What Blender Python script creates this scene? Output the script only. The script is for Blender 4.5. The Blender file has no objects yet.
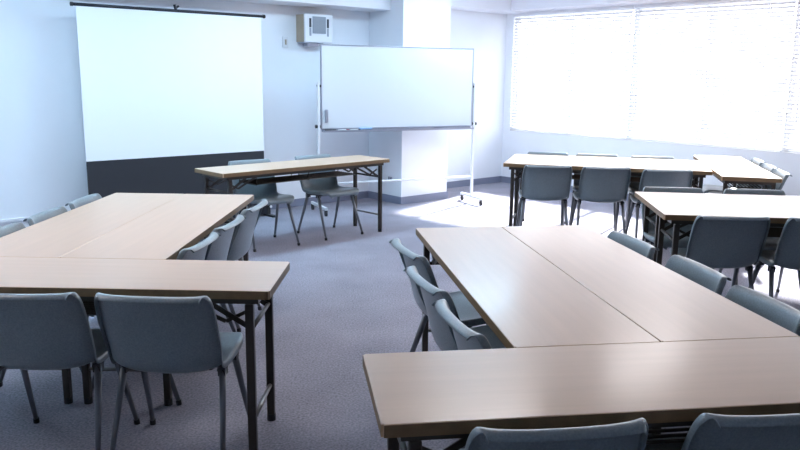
import bpy, bmesh, math, random
from mathutils import Vector, Matrix
random.seed(7)
C = bpy.context.scene.collection
PI = math.pi
sc = bpy.context.scene

# ------------------------------------------------------------------ helpers
def link(name, me, parent=None):
    o = bpy.data.objects.new(name, me); C.objects.link(o)
    if parent: o.parent = parent
    return o

def thing(name, label, cat, loc=(0, 0, 0), rotz=0, group=None):
    o = link(name, None); o.location = loc; o.rotation_euler = (0, 0, rotz)
    o['label'] = label; o['category'] = cat
    if group: o['group'] = group
    return o

def tag(o, label, cat, group=None):
    o['label'] = label; o['category'] = cat
    if group: o['group'] = group
    return o

def obj(name, bm, mats, parent=None, smooth=False, bevel=0, seg=2):
    me = bpy.data.meshes.new(name)
    bmesh.ops.recalc_face_normals(bm, faces=bm.faces)
    bm.to_mesh(me); bm.free()
    if not isinstance(mats, (list, tuple)): mats = [mats]
    for m in mats: me.materials.append(m)
    o = link(name, me, parent)
    if smooth:
        for p in me.polygons: p.use_smooth = True
    if bevel:
        b = o.modifiers.new('bevel', 'BEVEL'); b.width = bevel; b.segments = seg
        b.limit_method = 'ANGLE'; b.angle_limit = math.radians(40)
    return o

def struct(name, bm, m, parent=None, **k):
    o = obj(name, bm, m, parent, **k)
    if parent is None: o['kind'] = 'structure'
    return o

def box(bm, x0, x1, y0, y1, z0, z1, M=None, mat=0):
    vs = [bm.verts.new(Vector(p)) for p in
          [(x0,y0,z0),(x1,y0,z0),(x1,y1,z0),(x0,y1,z0),(x0,y0,z1),(x1,y0,z1),(x1,y1,z1),(x0,y1,z1)]]
    if M is not None:
        for v in vs: v.co = M @ v.co
    for f in [(0,3,2,1),(4,5,6,7),(0,1,5,4),(1,2,6,5),(2,3,7,6),(3,0,4,7)]:
        fc = bm.faces.new([vs[i] for i in f]); fc.material_index = mat
    return bm

def tube(bm, pts, r, n=10, flat=1.0, r1=None, cap=True, side=None):
    """tube through points, radius r -> r1; flat squeezes one axis"""
    pts = [Vector(p) for p in pts]; rings = []
    ref = Vector(side) if side else None
    for i, p in enumerate(pts):
        t = (pts[min(i+1, len(pts)-1)] - pts[max(i-1, 0)]).normalized()
        a = ref.copy() if ref else (Vector((0,0,1)) if abs(t.z) < .9 else Vector((1,0,0)))
        a = (a - t*a.dot(t)).normalized(); b = t.cross(a)
        k = i/(len(pts)-1) if len(pts) > 1 else 0
        rr = r + ((r1 if r1 is not None else r) - r)*k
        rings.append([bm.verts.new(p + a*math.cos(2*PI*j/n)*rr + b*math.sin(2*PI*j/n)*rr*flat) for j in range(n)])
    for A, B in zip(rings, rings[1:]):
        for j in range(n): bm.faces.new((A[j], A[(j+1) % n], B[(j+1) % n], B[j]))
    if cap:
        bm.faces.new(rings[0]); bm.faces.new(rings[-1])
    return bm

def sqtube(bm, a, b, w, d=None):
    d = d or w; a = Vector(a); b = Vector(b); t = (b-a).normalized()
    u = Vector((0,0,1)) if abs(t.z) < .9 else Vector((0,1,0))
    u = (u - t*u.dot(t)).normalized(); v = t.cross(u)
    R = [[bm.verts.new(p + u*i*w/2 + v*j*d/2) for i, j in ((-1,-1),(1,-1),(1,1),(-1,1))] for p in (a, b)]
    for j in range(4): bm.faces.new((R[0][j], R[0][(j+1)%4], R[1][(j+1)%4], R[1][j]))
    bm.faces.new(R[0]); bm.faces.new(R[1]); return bm

def copy_tree(o, parent=None):
    c = o.copy(); C.objects.link(c)
    if parent: c.parent = parent
    for ch in list(o.children): copy_tree(ch, c)
    return c

# ------------------------------------------------------------------ materials
def mat(name, col, rough=.5, metal=0, spec=.5, coat=0, coat_rough=.1, bump=None, var=None, trans=0):
    m = bpy.data.materials.new(name); m.use_nodes = True
    nt = m.node_tree; b = nt.nodes['Principled BSDF']
    b.inputs['Base Color'].default_value = (*col, 1)
    b.inputs['Roughness'].default_value = rough
    b.inputs['Metallic'].default_value = metal
    b.inputs['Specular IOR Level'].default_value = spec
    b.inputs['Coat Weight'].default_value = coat
    b.inputs['Coat Roughness'].default_value = coat_rough
    tc = nt.nodes.new('ShaderNodeTexCoord')
    if var:   # (scale, amount[, stretch])
        n = nt.nodes.new('ShaderNodeTexNoise'); n.inputs['Scale'].default_value = var[0]; n.inputs['Detail'].default_value = 5
        mp = nt.nodes.new('ShaderNodeMapping')
        if len(var) > 2: mp.inputs['Scale'].default_value = var[2]
        nt.links.new(tc.outputs['Object'], mp.inputs[0]); nt.links.new(mp.outputs[0], n.inputs['Vector'])
        r = nt.nodes.new('ShaderNodeValToRGB')
        r.color_ramp.elements[0].position = .3; r.color_ramp.elements[1].position = .7
        r.color_ramp.elements[0].color = (*[c*(1-var[1]) for c in col], 1)
        r.color_ramp.elements[1].color = (*[min(1, c*(1+var[1])) for c in col], 1)
        nt.links.new(n.outputs['Fac'], r.inputs[0]); nt.links.new(r.outputs[0], b.inputs['Base Color'])
    if bump:
        n = nt.nodes.new('ShaderNodeTexNoise'); n.inputs['Scale'].default_value = bump[0]; n.inputs['Detail'].default_value = 3
        bp = nt.nodes.new('ShaderNodeBump'); bp.inputs['Strength'].default_value = bump[1]; bp.inputs['Distance'].default_value = .002
        nt.links.new(tc.outputs['Object'], n.inputs['Vector']); nt.links.new(n.outputs['Fac'], bp.inputs['Height'])
        nt.links.new(bp.outputs[0], b.inputs['Normal'])
    return m

M_wall = mat('painted_wall', (.80, .825, .865), .7, bump=(120, .15), var=(3, .012))
M_ceil = mat('ceiling_paint', (.80, .81, .86), .8, bump=(90, .15))
M_base = mat('vinyl_baseboard', (.20, .22, .30), .5, var=(6, .05))
M_trim = mat('white_trim', (.78, .79, .82), .5)
M_lam = mat('beech_laminate', (.60, .405, .255), .34, coat=.3, coat_rough=.18, var=(2.2, .035, (1, 16, 1)))
M_edge = mat('brown_edge_band', (.20, .125, .06), .45, var=(30, .1))
M_steel = mat('dark_brown_steel', (.050, .042, .036), .38, metal=.35, bump=(200, .05))
M_rod = mat('worn_steel_rod', (.22, .21, .20), .35, metal=.6)
M_cap = mat('black_rubber', (.02, .02, .022), .6)
M_chrome = mat('chrome_rod', (.55, .56, .58), .25, metal=.9)
M_chair = mat('blue_grey_plastic', (.175, .222, .248), .33, coat=.35, coat_rough=.3, bump=(260, .25), var=(160, .16))
M_leg = mat('grey_leg_metal', (.17, .18, .20), .40, metal=.5)
M_brk = mat('black_bracket', (.03, .032, .036), .5)
M_scr = mat('screen_fabric', (.86, .88, .90), .85)
M_blk = mat('black_border_cloth', (.028, .028, .034), .85, bump=(150, .1))
M_blkm = mat('black_metal', (.025, .027, .035), .4, metal=.4)
M_wb = mat('whiteboard_enamel', (.66, .69, .73), .32, coat=.2, coat_rough=.2)
M_alu = mat('aluminium', (.42, .44, .52), .35, metal=.7)
M_post = mat('white_post_paint', (.72, .73, .76), .4)
M_castor = mat('dark_castor_rubber', (.03, .03, .035), .5)
M_acw = mat('cream_plastic', (.74, .75, .78), .4)
M_acb = mat('beige_side_panel', (.40, .33, .25), .6, var=(8, .08))
M_acg = mat('grey_grille', (.30, .33, .38), .5)
M_dark = mat('dark_slot', (.03, .035, .05), .6)
M_blue = mat('pale_blue_plastic', (.30, .48, .75), .4)
M_red = mat('red_plastic', (.45, .08, .10), .4)

# carpet
M_carpet = mat('loop_carpet', (.22, .235, .30), .95, spec=.1, bump=(420, .8))
nt = M_carpet.node_tree; b = nt.nodes['Principled BSDF']
tc = nt.nodes.new('ShaderNodeTexCoord')
n1 = nt.nodes.new('ShaderNodeTexNoise'); n1.inputs['Scale'].default_value = 95; n1.inputs['Detail'].default_value = 6
n2 = nt.nodes.new('ShaderNodeTexNoise'); n2.inputs['Scale'].default_value = 2.2; n2.inputs['Detail'].default_value = 4
mx = nt.nodes.new('ShaderNodeMath'); mx.operation = 'MULTIPLY_ADD'; mx.inputs[1].default_value = .35
rp = nt.nodes.new('ShaderNodeValToRGB')
rp.color_ramp.elements[0].position = .42; rp.color_ramp.elements[1].position = .92
rp.color_ramp.elements[0].color = (.155, .15, .178, 1); rp.color_ramp.elements[1].color = (.39, .375, .435, 1)
nt.links.new(tc.outputs['Object'], n1.inputs['Vector']); nt.links.new(tc.outputs['Object'], n2.inputs['Vector'])
nt.links.new(n2.outputs['Fac'], mx.inputs[0]); nt.links.new(n1.outputs['Fac'], mx.inputs[2])
nt.links.new(mx.outputs[0], rp.inputs[0]); nt.links.new(rp.outputs[0], b.inputs['Base Color'])

# blinds: thin slats that let some daylight through
M_slat = bpy.data.materials.new('blind_slat'); M_slat.use_nodes = True
nt = M_slat.node_tree; b = nt.nodes['Principled BSDF']; b.inputs['Base Color'].default_value = (.54, .54, .56, 1); b.inputs['Roughness'].default_value = .5
tl = nt.nodes.new('ShaderNodeBsdfTranslucent'); tl.inputs[0].default_value = (.85, .85, .87, 1)
ms = nt.nodes.new('ShaderNodeMixShader'); ms.inputs[0].default_value = .10
nt.links.new(b.outputs[0], ms.inputs[1]); nt.links.new(tl.outputs[0], ms.inputs[2]); nt.links.new(ms.outputs[0], nt.nodes['Material Output'].inputs[0])
# window glass: thin pane
M_glass = bpy.data.materials.new('window_glass'); M_glass.use_nodes = True
nt = M_glass.node_tree; nt.nodes.remove(nt.nodes['Principled BSDF'])
tr = nt.nodes.new('ShaderNodeBsdfTransparent'); tr.inputs[0].default_value = (.94, .96, .97, 1)
gl = nt.nodes.new('ShaderNodeBsdfGlossy'); gl.inputs['Roughness'].default_value = .02
ms = nt.nodes.new('ShaderNodeMixShader'); ms.inputs[0].default_value = .06
nt.links.new(tr.outputs[0], ms.inputs[1]); nt.links.new(gl.outputs[0], ms.inputs[2]); nt.links.new(ms.outputs[0], nt.nodes['Material Output'].inputs[0])

# ------------------------------------------------------------------ room
# the room's corner (front wall meets window wall); s runs along the front wall (negative to the left), o runs out from it
CX, CY, WA = 1.4349, 10.8804, .7101
cu = (math.cos(WA), math.sin(WA))
RM = Matrix.Translation((CX, CY, 0)) @ Matrix.Rotation(WA, 4, 'Z')
# local frame of the room: x = s, y = -o
def rbox(bm, s0, s1, o0, o1, z0, z1): return box(bm, s0, s1, -o1, -o0, z0, z1, RM)
def W(s, o, z): return RM @ Vector((s, -o, z))
S0, O1, H = -10.4, 9.9, 2.55
PS0, PS1, PD = -2.41, -1.674, .619        # pillar
bm = bmesh.new(); rbox(bm, S0-.15, .15, -.15, O1+.15, -.12, 0); struct('floor', bm, M_carpet)
bm = bmesh.new(); rbox(bm, S0-.15, .15, -.15, O1+.15, H, H+.12); struct('ceiling', bm, M_ceil)
bm = bmesh.new(); rbox(bm, S0, .0, -.15, 0, 0, H); struct('wall_front', bm, M_wall)
bm = bmesh.new(); rbox(bm, S0-.15, S0, -.15, O1+.15, 0, H); struct('wall_left', bm, M_wall)
bm = bmesh.new(); rbox(bm, S0, 0.0, O1, O1+.15, 0, H); struct('wall_back', bm, M_wall)
bm = bmesh.new(); rbox(bm, PS0, PS1, 0, PD, 0, H); struct('wall_pillar', bm, M_wall, bevel=.006)
# window wall with one long band opening
WT0, WZ0, WZ1 = .13, .745, 2.31
NB, BW = 3, 1.86
WT1 = WT0 + NB*BW
bm = bmesh.new()
rbox(bm, 0, .15, -.15, O1+.15, 0, WZ0); rbox(bm, 0, .15, -.15, O1+.15, WZ1, H)
rbox(bm, 0, .15, -.15, WT0, WZ0, WZ1); rbox(bm, 0, .15, WT1, O1+.15, WZ0, WZ1)
struct('wall_right', bm, M_wall)
# ceiling beams
bm = bmesh.new(); rbox(bm, S0, PS0, 0, .40, 2.205, H); struct('trim_1', bm, M_ceil, bevel=.005)
bm = bmesh.new(); rbox(bm, PS1, 0, 0, .33, 2.315, H); rbox(bm, -.30, 0, .33, O1, 2.33, H); struct('trim_2', bm, M_ceil, bevel=.005)
# baseboards
bh, bt = .085, .012
bm = bmesh.new(); rbox(bm, S0, PS0, 0, bt, 0, bh); rbox(bm, PS1, 0, 0, bt, 0, bh)
struct('baseboard_front', bm, M_base)
bm = bmesh.new(); rbox(bm, PS0-bt, PS1+bt, PD, PD+bt, 0, bh); rbox(bm, PS0-bt, PS0, bt, PD, 0, bh); rbox(bm, PS1, PS1+bt, bt, PD, 0, bh)
struct('baseboard_pillar', bm, M_base)
bm = bmesh.new(); rbox(bm, -bt, 0, bt, O1, 0, bh); struct('baseboard_right', bm, M_base)
bm = bmesh.new(); rbox(bm, S0, S0+bt, bt, O1, 0, bh); struct('baseboard_left', bm, M_base)
# slim cable duct low on the front wall, left of the screen
bm = bmesh.new(); rbox(bm, -10.3, -5.2, .0, .022, .165, .195)
struct('trim_4', bm, M_trim, bevel=.003)
# windows (one per blind): frame, sashes, glass
for k in range(NB):
    a, c = WT0 + k*BW, WT0 + (k+1)*BW
    bm = bmesh.new(); f = .022
    rbox(bm, .05, .13, a, a+.014, WZ0, WZ1); rbox(bm, .05, .13, c-.014, c, WZ0, WZ1)
    rbox(bm, .05, .13, a+.014, c-.014, WZ0, WZ0+f); rbox(bm, .05, .13, a+.014, c-.014, WZ1-f, WZ1)
    w = struct('window_%d' % (k+1), bm, M_trim)
    for (p, q, d) in ((a+.014, (a+c)/2+.012, .075), ((a+c)/2-.012, c-.014, .100)):
        bm = bmesh.new(); g = .024
        rbox(bm, d, d+.022, p, p+g, WZ0+f, WZ1-f); rbox(bm, d, d+.022, q-g, q, WZ0+f, WZ1-f)
        rbox(bm, d, d+.022, p+g, q-g, WZ0+f, WZ0+f+g); rbox(bm, d, d+.022, p+g, q-g, WZ1-f-g, WZ1-f)
        s_ = obj('sash', bm, M_trim, w)
        bm = bmesh.new(); rbox(bm, d+.009, d+.013, p+g, q-g, WZ0+f+g, WZ1-f-g); obj('glass', bm, M_glass, s_)
bm = bmesh.new(); rbox(bm, -.004, .05, WT0, WT1, WZ0-.012, WZ0); struct('trim_3', bm, M_trim, bevel=.003)   # sill
# venetian blinds
BL = ['first white venetian blind, beside the corner and the whiteboard', 'second white venetian blind, between the corner blind and the frame edge',
      'third white venetian blind, at the right edge of the photo', 'fourth white venetian blind along the window wall', 'fifth white venetian blind, farthest from the corner']
TILT = math.radians(38)
for k in range(NB):
    a, c = WT0 + k*BW + .005, WT0 + (k+1)*BW - .005
    t = thing('venetian_blind', BL[k], 'blind', tuple(W(.012, (a+c)/2, WZ1-.02)), WA, 'white venetian blinds on the long window')
    hw = (c-a)/2
    bm = bmesh.new(); box(bm, -.022, .022, -hw, hw, -.016, .018); obj('headrail', bm, M_trim, t, bevel=.003)
    bm = bmesh.new(); pitch = .042; n = 35; sw = .025
    for i in range(n):
        z = -.045 - i*pitch
        dx, dz = sw*math.cos(TILT), sw*math.sin(TILT)
        P = [(-dx, -dz), (0, .0035), (dx, dz)]   # room edge lower, outer edge higher... curved slat
        A = [[bm.verts.new((p[0], y, z+p[1])) for p in P] for y in (-hw+.004, hw-.004)]
        for j in range(2): bm.faces.new((A[0][j], A[0][j+1], A[1][j+1], A[1][j]))
    obj('slats', bm, M_slat, t)
    zb = -.045 - n*pitch + .01
    bm = bmesh.new(); box(bm, -.014, .014, -hw+.003, hw-.003, zb-.012, zb+.004); obj('bottom_rail', bm, M_trim, t, bevel=.003)
    for y in (-hw*.72, 0, hw*.72):   # ladder tapes

        bm = bmesh.new(); box(bm, -.026, -.0245, y-.004, y+.004, zb, -.015); box(bm, .0245, .026, y-.004, y+.004, zb, -.015); obj('ladder_tape', bm, M_trim, t)
    bm = bmesh.new(); tube(bm, [(-.034, hw-.10, -.01), (-.05, hw-.13, -1.25)], .005, 8); obj('tilt_wand', bm, M_trim, t, smooth=True)

# ------------------------------------------------------------------ folding table
TL, TW, TH = 1.8, .457, .70
def make_table():
    t = thing('folding_table', '', 'table')
    bm = bmesh.new(); box(bm, 0, TL, 0, TW, TH-.033, TH)
    for f in bm.faces: f.material_index = 0
    bm.normal_update()
    for f in bm.faces:
        if abs(f.normal.z) < .5: f.material_index = 1
    bmesh.ops.bevel(bm, geom=[e for e in bm.edges if abs((e.verts[0].co-e.verts[1].co).z) > .02], offset=.006, segments=3, affect='EDGES')
    bmesh.ops.bevel(bm, geom=[e for e in bm.edges if len(e.link_faces) == 2 and abs(e.verts[0].co.z-TH) < 1e-4 and abs(e.verts[1].co.z-TH) < 1e-4 and min(abs(f.normal.z) for f in e.link_faces) < .5], offset=.002, segments=1, affect='EDGES')
    obj('tabletop', bm, [M_lam, M_edge], t)
    zt = TH-.033
    bm = bmesh.new()                                   # steel frame below the top
    for y in (.035, TW-.055): box(bm, .05, TL-.05, y, y+.02, zt-.028, zt)
    for x in (.05, TL/2-.01, TL-.07): box(bm, x, x+.02, .055, TW-.055, zt-.028, zt)
    obj('under_frame', bm, M_steel, t)
    for sx, x in ((1, .085), (-1, TL-.085)):
        for y in (.045, TW-.045):
            bm = bmesh.new(); sqtube(bm, (x, y, .02), (x, y, zt-.028), .030, .032)
            lg = obj('leg', bm, M_steel, t, bevel=.004)
            bm = bmesh.new(); tube(bm, [(x, y, 0), (x, y, .03)], .019, 12); obj('foot_cap', bm, M_cap, lg, smooth=False)
        bm = bmesh.new(); tube(bm, [(x, .045, .165), (x, TW-.045, .165)], .009, 10); obj('stretcher', bm, M_rod, t, smooth=True)
        bm = bmesh.new(); tube(bm, [(x, .045, .53), (x, TW-.045, .53)], .009, 10); obj('stretcher', bm, M_steel, t, smooth=True)
        for y in (.075, TW-.075):                      # folding braces
            bm = bmesh.new()
            sqtube(bm, (x, y, .53), (x+sx*.17, y, zt-.03), .020, .005)
            sqtube(bm, (x+sx*.01, y+.008, .60), (x+sx*.10, y+.008, .555), .014, .004)
            sqtube(bm, (x+sx*.10, y+.008, .555), (x+sx*.27, y+.008, zt-.03), .016, .005)
            obj('folding_brace', bm, M_steel, t)
    bm = bmesh.new()                                   # wire shelf slung under the top
    x0, x1, zs = .36, TL-.36, .575
    for i in range(10): tube(bm, [(x0, .08+.029*i, zs), (x1, .08+.029*i, zs)], .0055, 6)
    for x in (x0, (x0+x1)/2, x1):
        tube(bm, [(x, .08, zt-.01), (x, .08, zs-.006), (x, .34, zs-.006), (x, .34, zt-.01)], .005, 6)
    obj('book_shelf', bm, M_steel, t, smooth=True)
    bm = bmesh.new(); tube(bm, [(x0-.04, .375, zs+.03), (x1+.04, .375, zs+.03)], .006, 8); obj('shelf_rail', bm, M_chrome, t, smooth=True)
    return t

first_table = make_table(); used_table = [False]
def place_table(x, y, a, label, group):
    t = first_table if not used_table[0] else copy_tree(first_table)
    used_table[0] = True
    t.location = (x, y, 0); t.rotation_euler = (0, 0, a); t['label'] = label; t['category'] = 'table'; t['group'] = group
    return t
def fr(o, a):
    u = (math.cos(a), math.sin(a)); v = (-u[1], u[0])
    return lambda s, t: (o[0]+s*u[0]+t*v[0], o[1]+s*u[1]+t*v[1])

w = TW
g = .0015
G1a = -.0218; G1 = fr((-.9999, 3.1737), G1a)
G2a = .1445; G2 = fr((.3414, 2.1405), G2a)
# lengthwise tables: long axis along +t => rotate by a+90deg, so origin at its right-near corner
def ltab(F, a, s, t, label, group):    # s = right edge of the table
    p = F(s, t); return place_table(p[0], p[1], a+PI/2, label, group)
gp1 = 'tables of the left group'; gp2 = 'tables of the front right group'; gp3 = 'tables of the middle right group'; gp4 = 'tables of the far right group'
ltab(G1, G1a, 0, g, 'folding table on the left side of the aisle, with three chairs along its aisle side', gp1)
ltab(G1, G1a, -w-g, g, 'leftmost lengthwise folding table, three chairs between it and the front wall', gp1)
p = G1(.535-TL, -w); place_table(*p, G1a, 'folding table across the near end of the left group, two chair backs against it', gp1)
ltab(G2, G2a, w, g, 'lengthwise folding table right of the aisle, three chairs along its aisle side', gp2)
ltab(G2, G2a, 2*w+2*g, g, 'lengthwise folding table in the foreground block, farther from the aisle', gp2)
p = G2(-.449, -w); place_table(*p, G2a, 'nearest folding table, across the bottom right with two chair backs at its edge', gp2)
G3a = -.105; G3 = fr((1.545, 4.41), G3a)
place_table(*G3(0, 0), G3a, 'folding table of the middle right pair, nearer the camera', gp3)
place_table(*G3(0, w+g), G3a, 'folding table of the middle right pair, on its far side', gp3)
G4a = -.262; G4 = fr((.940, 7.01), G4a)
place_table(*G4(0, 0), G4a, 'folding table of the far right group, directly in front of three chair backs', gp4)
place_table(*G4(0, w+g), G4a, 'folding table in the far right group, the one of the pair nearest the window wall', gp4)
G5a = -.235; G5 = fr((3.065, 6.11), G5a)
ltab(G5, G5a, 0, 0, 'folding table set end-on at the right of the far group, three bright chairs behind it', gp4)
Ta = .7614
place_table(-1.4044, 6.0221, Ta, "presenter's folding table in front of the projection screen and whiteboard", 'single table at the front')

# ------------------------------------------------------------------ chair (front = +y, origin on the floor below the seat centre)
PR = [(.205, .385), (.222, .402), (.212, .424), (.185, .434), (.13, .433), (.06, .424), (-.01, .410), (-.08, .398), (-.135, .388),
      (-.172, .392), (-.198, .420), (-.211, .470), (-.221, .53), (-.233, .575), (-.246, .625), (-.257, .668), (-.264, .695), (-.270, .710), (-.281, .720), (-.300, .719), (-.310, .702)]
HW = [.125, .160, .182, .198, .212, .216, .214, .212, .211, .210, .211, .213, .215, .216, .215, .212, .207, .200, .190, .184, .182]
#     wrap of the sides towards the sitter
WR = [.0, .0, .002, .004, .008, .013, .020, .032, .050, .068, .074, .070, .058, .048, .043, .038, .033, .028, .024, .022, .021]
def make_chair():
    t = thing('stacking_chair', '', 'chair')
    bm = bmesh.new(); N = 20; rows = []
    n = len(PR)
    for i, (y, z) in enumerate(PR):
        a = Vector(PR[max(i-1, 0)]); b_ = Vector(PR[min(i+1, n-1)]); tg = (b_-a).normalized()
        nm = Vector((-tg.y, tg.x))            # candidate normal in (y,z)
        if i < 9 and nm.y < 0: nm = -nm       # seat: up
        if i >= 9 and nm.x < 0: nm = -nm      # back: forward
        if i <= 1 or i >= 18: nm = Vector((0, 1)) if i <= 1 else Vector((1, 0))
        row = []
        for j in range(N+1):
            u = -1 + 2*j/N; au = abs(u)
            x = HW[i]*math.sin(u*PI/2*.94)/math.sin(PI/2*.94)
            e = WR[i]*au**2.1
            if au > .93: e -= .014            # rolled rim
            row.append(bm.verts.new((x, y+nm.x*e, z+nm.y*e)))
        # turned-down outer lip
        for sgn, idx in ((-1, 0), (1, -1)):
            pass
        rows.append(row)
    for A, B in zip(rows, rows[1:]):
        for j in range(N): bm.faces.new((A[j], A[j+1], B[j+1], B[j]))
    # side lip ring folded backwards
    for k, sg in ((0, -1), (N, 1)):
        prev = None
        for i in range(n):
            a = Vector(PR[max(i-1, 0)]); b_ = Vector(PR[min(i+1, n-1)]); tg = (b_-a).normalized(); nm = Vector((-tg.y, tg.x))
            if i < 9 and nm.y < 0: nm = -nm
            if i >= 9 and nm.x < 0: nm = -nm
            if i <= 1 or i >= 18: nm = Vector((0, 1)) if i <= 1 else Vector((1, 0))
            v = rows[i][k].co; d = .020 if 2 < i < 18 else .004
            q = bm.verts.new((v.x - sg*.002, v.y-nm.x*d, v.z-nm.y*d))
            if prev: bm.faces.new((rows[i-1][k], rows[i][k], q, prev))
            prev = q
    sh = obj('seat_shell', bm, M_chair, t, smooth=True)
    so = sh.modifiers.new('thick', 'SOLIDIFY'); so.thickness = .005; so.offset = 0
    sh.modifiers.new('sub', 'SUBSURF').levels = 1; sh.modifiers['sub'].render_levels = 1
    bm = bmesh.new()
    for sx in (-1, 1):
        tube(bm, [(sx*.165, .12, .400), (sx*.175, .0, .392), (sx*.18, -.10, .385)], .009, 8)
        box(bm, min(sx*.176, sx*.204), max(sx*.176, sx*.204), -.105, -.065, .362, .398)
        box(bm, min(sx*.176, sx*.204), max(sx*.176, sx*.204), .05, .09, .368, .405)
    for y in (.09, -.02): tube(bm, [(-.17, y, .392), (.17, y, .392)], .008, 8)
    obj('seat_frame', bm, M_brk, t, smooth=False)
    for sx in (-1, 1):
        for sy, ty, fy in ((1, .07, .215), (-1, -.085, -.215)):
            bm = bmesh.new()
            tube(bm, [(sx*.190, ty, .392), (sx*.203, (ty+fy)/2, .20), (sx*.216, fy, .012)], .0175, 12, flat=.8, r1=.0105, side=(0, 1, 0))
            lg = obj('leg', bm, M_leg, t, smooth=True)
            bm = bmesh.new(); tube(bm, [(sx*.216, fy, 0), (sx*.215, fy*.985, .022)], .0125, 10); obj('foot_cap', bm, M_cap, lg)
    return t
first_chair = make_chair(); used_chair = [False]
BK = .275
def place_chair(x, y, a, label, group, back=True):
    """x, y = the top of the backrest (or the seat centre); a = direction it faces"""
    t = first_chair if not used_chair[0] else copy_tree(first_chair)
    used_chair[0] = True
    if back: x += BK*math.cos(a); y += BK*math.sin(a)
    t.location = (x, y, 0); t.rotation_euler = (0, 0, a-PI/2); t['label'] = label; t['category'] = 'chair'; t['group'] = group
    return t
K = 'blue-grey shell chair '
UP = PI/2
# near side of the left group
gr = 'chairs on the near side of the left group'
place_chair(-.865, 2.56, UP+G1a-.04, K+'in the left foreground, nearer the aisle, its back to the camera', gr)
place_chair(-1.335, 2.575, UP, K+'in the left foreground, cut by the left edge of the photo', gr)
gr = 'chairs along the aisle side of the left group'
place_chair(-.915, 3.47, PI-.09, K+'at the left group facing left, nearest of three on the aisle side', gr)
place_chair(-.885, 3.94, PI-.09, K+'at the left group facing left, middle of three on the aisle side', gr)
place_chair(-.85, 4.48, PI-.10, K+'at the left group facing left, farthest of three on the aisle side', gr)
gr = 'chairs on the wall side of the left group'
place_chair(-1.945, 4.63, 0, K+'between left group and front wall, farthest of three, beside the screen', gr)
place_chair(-1.955, 4.14, 0, K+'between left group and front wall, middle of three', gr)
place_chair(-1.965, 3.66, 0, K+'between left group and front wall, nearest of three at the left edge', gr)
gr = 'chairs along the aisle side of the front right group'
place_chair(.03, 3.37, .30, K+'facing right at the front right group, farthest of three on the aisle', gr)
place_chair(.095, 2.84, .29, K+'facing right at the front right group, middle of three on the aisle', gr)
place_chair(.185, 2.37, .25, K+'facing right at the front right group, nearest of three on the aisle', gr)
gr = 'chairs on the right side of the front right group'
place_chair(1.13, 3.61, PI+G2a+.05, K+'right of the foreground tables facing left, farthest of three', gr)
place_chair(1.25, 3.09, PI+G2a, K+'right of the foreground tables facing left, middle of three', gr)
place_chair(1.31, 2.60, PI+G2a, K+'right of the foreground tables facing left, nearest of three', gr)
gr = 'chairs at the bottom edge'
place_chair(.37, 1.585, UP+G2a, K+'at the bottom of the photo, left one of two whose tops show', gr)
place_chair(.905, 1.67, UP+G2a, K+'in the bottom right corner, right one of two whose tops show', gr)
gr = 'chairs on the near side of the middle right tables'
place_chair(1.885, 4.25, UP-.03, K+'at the middle right table, left of two on its near side', gr)
place_chair(2.39, 4.22, UP-.03, K+'at the middle right table, cut by the right edge of the photo', gr)
gr = 'chairs on the far side of the middle right tables'
place_chair(1.93, 5.40, -UP-.09, K+'behind the middle right table, left of two whose tops show', gr)
place_chair(2.48, 5.34, -UP-.09, K+'behind the middle right table, right of two whose tops show', gr)
gr = 'chairs on the near side of the far right tables'
place_chair(1.29, 6.67, UP+G4a+.2, K+'at the far right group, left of three showing their backs', gr)
place_chair(1.785, 6.60, UP+G4a+.2, K+'at the far right group, middle of three showing their backs', gr)
place_chair(2.27, 6.46, UP+G4a+.2, K+'at the far right group, right of three showing their backs', gr)
gr = 'chairs on the window side of the far right tables'
place_chair(1.51, 7.87, -UP+G4a, K+'behind the far tables below the window, leftmost of three faint tops', gr)
place_chair(1.98, 7.73, -UP+G4a, K+'behind the far tables below the window, middle of three faint tops', gr)
place_chair(2.49, 7.58, -UP+G4a, K+'behind the far tables below the window, rightmost of three faint tops', gr)
gr = 'chairs at the right end of the far right tables'
place_chair(3.44, 7.35, PI+G5a, K+'sunlit behind the end-on far table, farthest of three facing left', gr)
place_chair(3.33, 6.88, PI+G5a, K+'sunlit behind the end-on far table, middle of three facing left', gr)
place_chair(3.22, 6.42, PI+G5a, K+'sunlit behind the end-on far table, nearest of three facing left', gr)
gr = "chairs behind the presenter's table"
place_chair(-.66, 7.11, -.815, K+"behind the presenter's table, the right one, legs in full view", gr, back=False)
place_chair(-1.19, 6.62, -.90, K+"behind the presenter's table, the left one, in front of the screen", gr, back=False)

# ------------------------------------------------------------------ projection screen
sp = W(-4.95, .30, 0)
t = thing('projection_screen', 'portable floor-standing white projection screen with black lower border', 'projection screen', tuple(sp), WA)
hw = .91
bm = bmesh.new(); box(bm, -hw, hw, -.001, .001, .69, 2.04); obj('screen_fabric', bm, M_scr, t)
bm = bmesh.new(); box(bm, -hw, hw, -.0012, .0012, .10, .69); obj('black_border', bm, M_blk, t)
bm = bmesh.new(); tube(bm, [(-hw-.045, 0, 2.05), (hw+.045, 0, 2.05)], .014, 12)
tp = obj('top_bar', bm, M_blkm, t, smooth=True)
bm = bmesh.new(); tube(bm, [(0, 0, 2.06), (-.012, 0, 2.105)], .013, 8); tube(bm, [(0, 0, 2.07), (.03, 0, 2.095)], .010, 8)
obj('carry_hook', bm, M_blkm, tp)
bm = bmesh.new()
for x in (-hw-.045, hw+.025): tube(bm, [(x, 0, 2.05), (x+.02, 0, 2.05)], .018, 12)
obj('end_cap', bm, M_cap, tp)
bm = bmesh.new(); box(bm, -hw-.04, hw+.04, -.045, .045, .02, .12); cs = obj('case', bm, M_blkm, t, bevel=.012)
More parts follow.
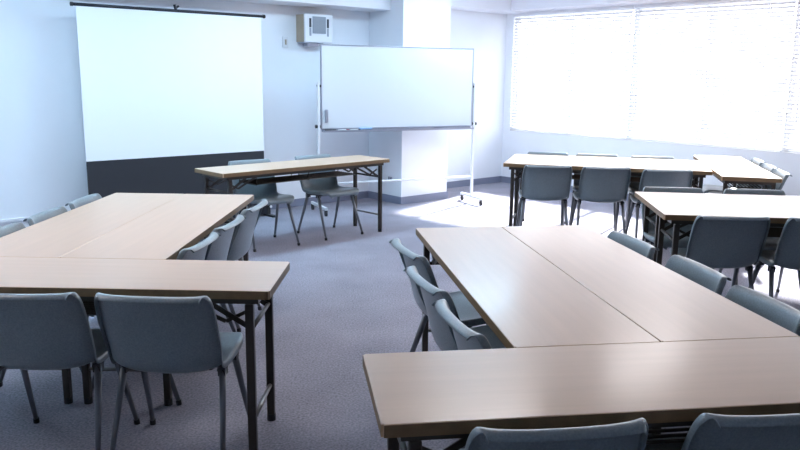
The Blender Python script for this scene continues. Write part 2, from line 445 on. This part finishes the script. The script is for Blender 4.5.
for x in (-hw-.04, hw-.01):
    bm = bmesh.new(); box(bm, x, x+.05, -.17, .13, 0, .022); box(bm, x+.003, x+.047, -.05, .05, .02, .135); obj('foot', bm, M_cap, cs, bevel=.006)
bm = bmesh.new(); tube(bm, [(hw+.038, -.052, .10), (hw+.038, -.058, .10)], .014, 12); obj('latch_button', bm, M_trim, cs)
bm = bmesh.new()
for sx in (-1, 1):
    tube(bm, [(sx*.12, .035, .10), (sx*.75, .035, 1.08)], .009, 8); tube(bm, [(sx*.75, .035, 1.08), (sx*.06, .022, 2.03)], .009, 8)
obj('support_arm', bm, M_alu, t, smooth=True)

# ------------------------------------------------------------------ whiteboard on castors
A = W(-3.50, .52, 0); B = W(-1.665, 1.03, 0)
L = (B-A).length; ang = math.atan2(B.y-A.y, B.x-A.x); mid = (A+B)/2
t = thing('whiteboard', 'wide mobile whiteboard on a white castor stand beside the pillar', 'whiteboard', (mid.x, mid.y, 0), ang)
hw = L/2 - .028; zb, zt = .905, 1.79
bm = bmesh.new(); box(bm, -hw+.012, hw-.012, -.012, .012, zb+.012, zt-.012); obj('board', bm, M_wb, t)
bm = bmesh.new()
box(bm, -hw, hw, -.016, .016, zt-.013, zt); box(bm, -hw, hw, -.016, .016, zb, zb+.013)
box(bm, -hw, -hw+.013, -.016, .016, zb+.013, zt-.013); box(bm, hw-.013, hw, -.016, .016, zb+.013, zt-.013)
obj('board_frame', bm, M_alu, t, bevel=.002)
bm = bmesh.new(); box(bm, -hw+.01, hw-.01, -.075, .0, zb-.028, zb-.020); box(bm, -hw+.01, hw-.01, -.079, -.073, zb-.028, zb-.008); box(bm, -hw+.01, hw-.01, -.004, .004, zb-.028, zb)
obj('pen_tray', bm, M_alu, t)
for sx in (-1, 1):
    x = sx*L/2
    bm = bmesh.new(); box(bm, x-.013, x+.013, -.018, .018, .085, 1.40); obj('post', bm, M_post, t, bevel=.003)
    bm = bmesh.new(); tube(bm, [(x+sx*.013, 0, 1.36), (x-sx*.04, 0, 1.36)], .014, 12); tube(bm, [(x+sx*.035, 0, zb+.03), (x-sx*.02, 0, zb+.03)], .018, 12); obj('tilt_knob', bm, M_cap, t)
    bm = bmesh.new(); box(bm, x-.015, x+.015, -.24, .24, .065, .095); bb = obj('base_bar', bm, M_post, t, bevel=.004)
    for y in (-.22, .22):
        bm = bmesh.new(); tube(bm, [(x-.010, y, .026), (x+.010, y, .026)], .026, 16); box(bm, x-.014, x+.014, y-.012, y+.012, .035, .068); obj('castor', bm, M_castor, bb)
bm = bmesh.new(); tube(bm, [(-L/2, 0, .315), (L/2, 0, .315)], .013, 10); obj('crossbar', bm, M_post, t, smooth=True)
WM = Matrix.Translation((mid.x, mid.y, 0)) @ Matrix.Rotation(ang, 4, 'Z')
# things on the tray / board
def local_thing(name, label, cat, x, y, z, group=None, rz=0):
    p = WM @ Vector((x, y, z)); return thing(name, label, cat, tuple(p), ang+rz, group)
e = local_thing('board_eraser', 'pale blue whiteboard eraser on the pen tray', 'eraser', -hw+.50, -.036, zb-.020)
bm = bmesh.new(); box(bm, -.07, .07, -.022, .022, .012, .034); obj('grip', bm, M_blue, e, bevel=.005)
bm = bmesh.new(); box(bm, -.069, .069, -.021, .021, 0, .012); obj('felt_pad', bm, M_cap, e)
for x, m, lb in ((.09, M_cap, 'black marker pen on the pen tray, leftmost of three'), (.24, M_red, 'red marker pen on the pen tray, between two dark ones'), (.38, M_dark, 'dark marker pen on the pen tray, nearest the eraser')):
    e = local_thing('marker_pen', lb, 'marker pen', -hw+x, -.045, zb-.0105, 'marker pens on the whiteboard tray')
    bm = bmesh.new(); tube(bm, [(-.06, 0, 0), (.03, 0, 0)], .009, 10); obj('barrel', bm, M_post if m is not M_cap else M_cap, e, smooth=True)
    bm = bmesh.new(); tube(bm, [(.03, 0, 0), (.065, 0, 0)], .0095, 10); obj('cap', bm, m, e, smooth=True)
e = local_thing('pen_holder', 'narrow grey magnetic pen holder stuck to the whiteboard, lower left', 'pen holder', -hw+.055, -.012, zb+.075)
bm = bmesh.new(); box(bm, -.018, .018, -.026, 0, 0, .13); obj('holder_body', bm, M_alu, e, bevel=.006)
bm = bmesh.new(); box(bm, -.013, .013, -.022, -.004, .128, .1315); obj('holder_opening', bm, M_dark, e)

# ------------------------------------------------------------------ wall unit, switch, outlet
t = thing('wall_heater', 'white box-shaped unit with grey grille and beige sides, high on the front wall', 'wall unit', tuple(W(-3.25, 0, 1.825)), WA); t.scale = (.86, .92, .86)
bm = bmesh.new(); box(bm, -.205, .205, -.17, -.0, 0, .34); obj('housing', bm, M_acb, t, bevel=.006)
bm = bmesh.new(); box(bm, -.212, .212, -.205, -.17, -.006, .346)
fp = obj('front_panel', bm, M_acw, t, bevel=.012, seg=3)
bm = bmesh.new(); box(bm, -.10, .10, -.212, -.204, .105, .315)
for i in range(12): box(bm, -.095, .095, -.218, -.212, .115+i*.0165, .122+i*.0165)
obj('grille', bm, M_acg, fp)
for sx in (-1, 1):
    bm = bmesh.new(); box(bm, sx*.135-.016, sx*.135+.016, -.209, -.204, .18, .29); obj('side_slot', bm, M_dark, fp, bevel=.004)
    bm = bmesh.new(); box(bm, sx*.135-.014, sx*.135+.014, -.2085, -.204, .075, .175); obj('lower_slot', bm, M_acg, fp, bevel=.004)
bm = bmesh.new(); box(bm, -.19, .10, -.15, 0, -.012, 0); box(bm, -.12, .05, -.12, -.02, -.05, -.012); obj('mounting_bracket', bm, M_alu, t)
sc_t = 1.0
t = thing('wall_switch', 'small cream switch plate on the front wall left of the wall unit', 'switch', tuple(W(-3.57, 0, 1.82)), WA)
bm = bmesh.new(); box(bm, -.035, .035, -.012, 0, -.06, .06); obj('plate', bm, M_acw, t, bevel=.004)
bm = bmesh.new(); box(bm, -.010, .010, -.018, -.012, -.028, .028); obj('rocker', bm, M_acb, t, bevel=.002)
t = thing('wall_outlet', 'small grey outlet plate low on the side of the pillar', 'outlet', tuple(W(PS0, .42, .285)), WA-PI/2)
bm = bmesh.new(); box(bm, -.035, .035, -.010, 0, -.02, .02); obj('plate', bm, M_alu, t, bevel=.003)
bm = bmesh.new()
for x in (-.02, .02): box(bm, x-.004, x+.004, -.012, -.010, -.010, .010)
obj('sockets', bm, M_dark, t)

# ------------------------------------------------------------------ camera
F_PX, PITCH, ROLL, CH = 766.5, .1931, .0115, 1.4817
cam = bpy.data.cameras.new('camera'); co = bpy.data.objects.new('camera', cam); C.objects.link(co)
cam.sensor_width = 36; cam.lens = F_PX*36/800; cam.clip_start = .05; cam.clip_end = 100
co.matrix_world = Matrix.Translation((0, 0, CH)) @ Matrix.Rotation(PI/2 - PITCH, 4, 'X') @ Matrix.Rotation(ROLL, 4, 'Z')
sc.camera = co

# ------------------------------------------------------------------ light
def fill_mat(name, col, k):
    m = bpy.data.materials.new(name); m.use_nodes = True
    b = m.node_tree.nodes['Principled BSDF']; b.inputs['Base Color'].default_value = (.9, .9, .9, 1)
    b.inputs['Emission Color'].default_value = (*col, 1); b.inputs['Emission Strength'].default_value = k; return m
M_fills = {1.5: fill_mat('cool_fill_glow', (.50, .77, 1), 31), 3.7: fill_mat('neutral_fill_glow', (.98, .94, .96), 15.5)}  # fill glow tinted per row: bluish towards the front wall, neutral behind
for o_ in (1.5, 3.7):  # unseen fill lights, added to brighten the front wall and left side
    for s_ in (-8.6, -6.5, -4.3, -2.0):
        t = thing('fill_light', 'long glowing fill light added under the ceiling, out of view', 'fill light', tuple(W(s_, o_, H)), WA, 'added fill lights under the ceiling')
        bm = bmesh.new(); box(bm, -.64, .64, -.12, .12, -.05, 0); obj('housing', bm, M_acw, t, bevel=.004)
        bm = bmesh.new(); box(bm, -.61, .61, -.10, .10, -.062, -.05); obj('fill_panel', bm, M_fills[o_], t)
wd = bpy.data.worlds.new('world'); sc.world = wd; wd.use_nodes = True
bg = wd.node_tree.nodes['Background']; bg.inputs[0].default_value = (.93, .93, 1, 1); bg.inputs[1].default_value = 4.5
sun = bpy.data.lights.new('sun', 'SUN'); sun.energy = 26; sun.angle = math.radians(2.5); sun.color = (1, .97, .95)
so_ = bpy.data.objects.new('sun', sun); C.objects.link(so_)
hx = -cu[0] + .28*cu[1]; hy = -cu[1] - .28*cu[0]
hl = math.hypot(hx, hy); d = Vector((hx, hy, -hl*math.tan(math.radians(37))))
so_.rotation_euler = d.to_track_quat('-Z', 'Y').to_euler()
vs = sc.view_settings; vs.view_transform = 'Standard'; vs.look = 'None'; vs.gamma = 1; vs.use_curve_mapping = False; vs.exposure = .66
sc.cycles.use_denoising = True
sc.cycles.max_bounces = 10; sc.cycles.diffuse_bounces = 6; sc.cycles.glossy_bounces = 4; sc.cycles.transparent_max_bounces = 16
sc.cycles.sample_clamp_indirect = 8
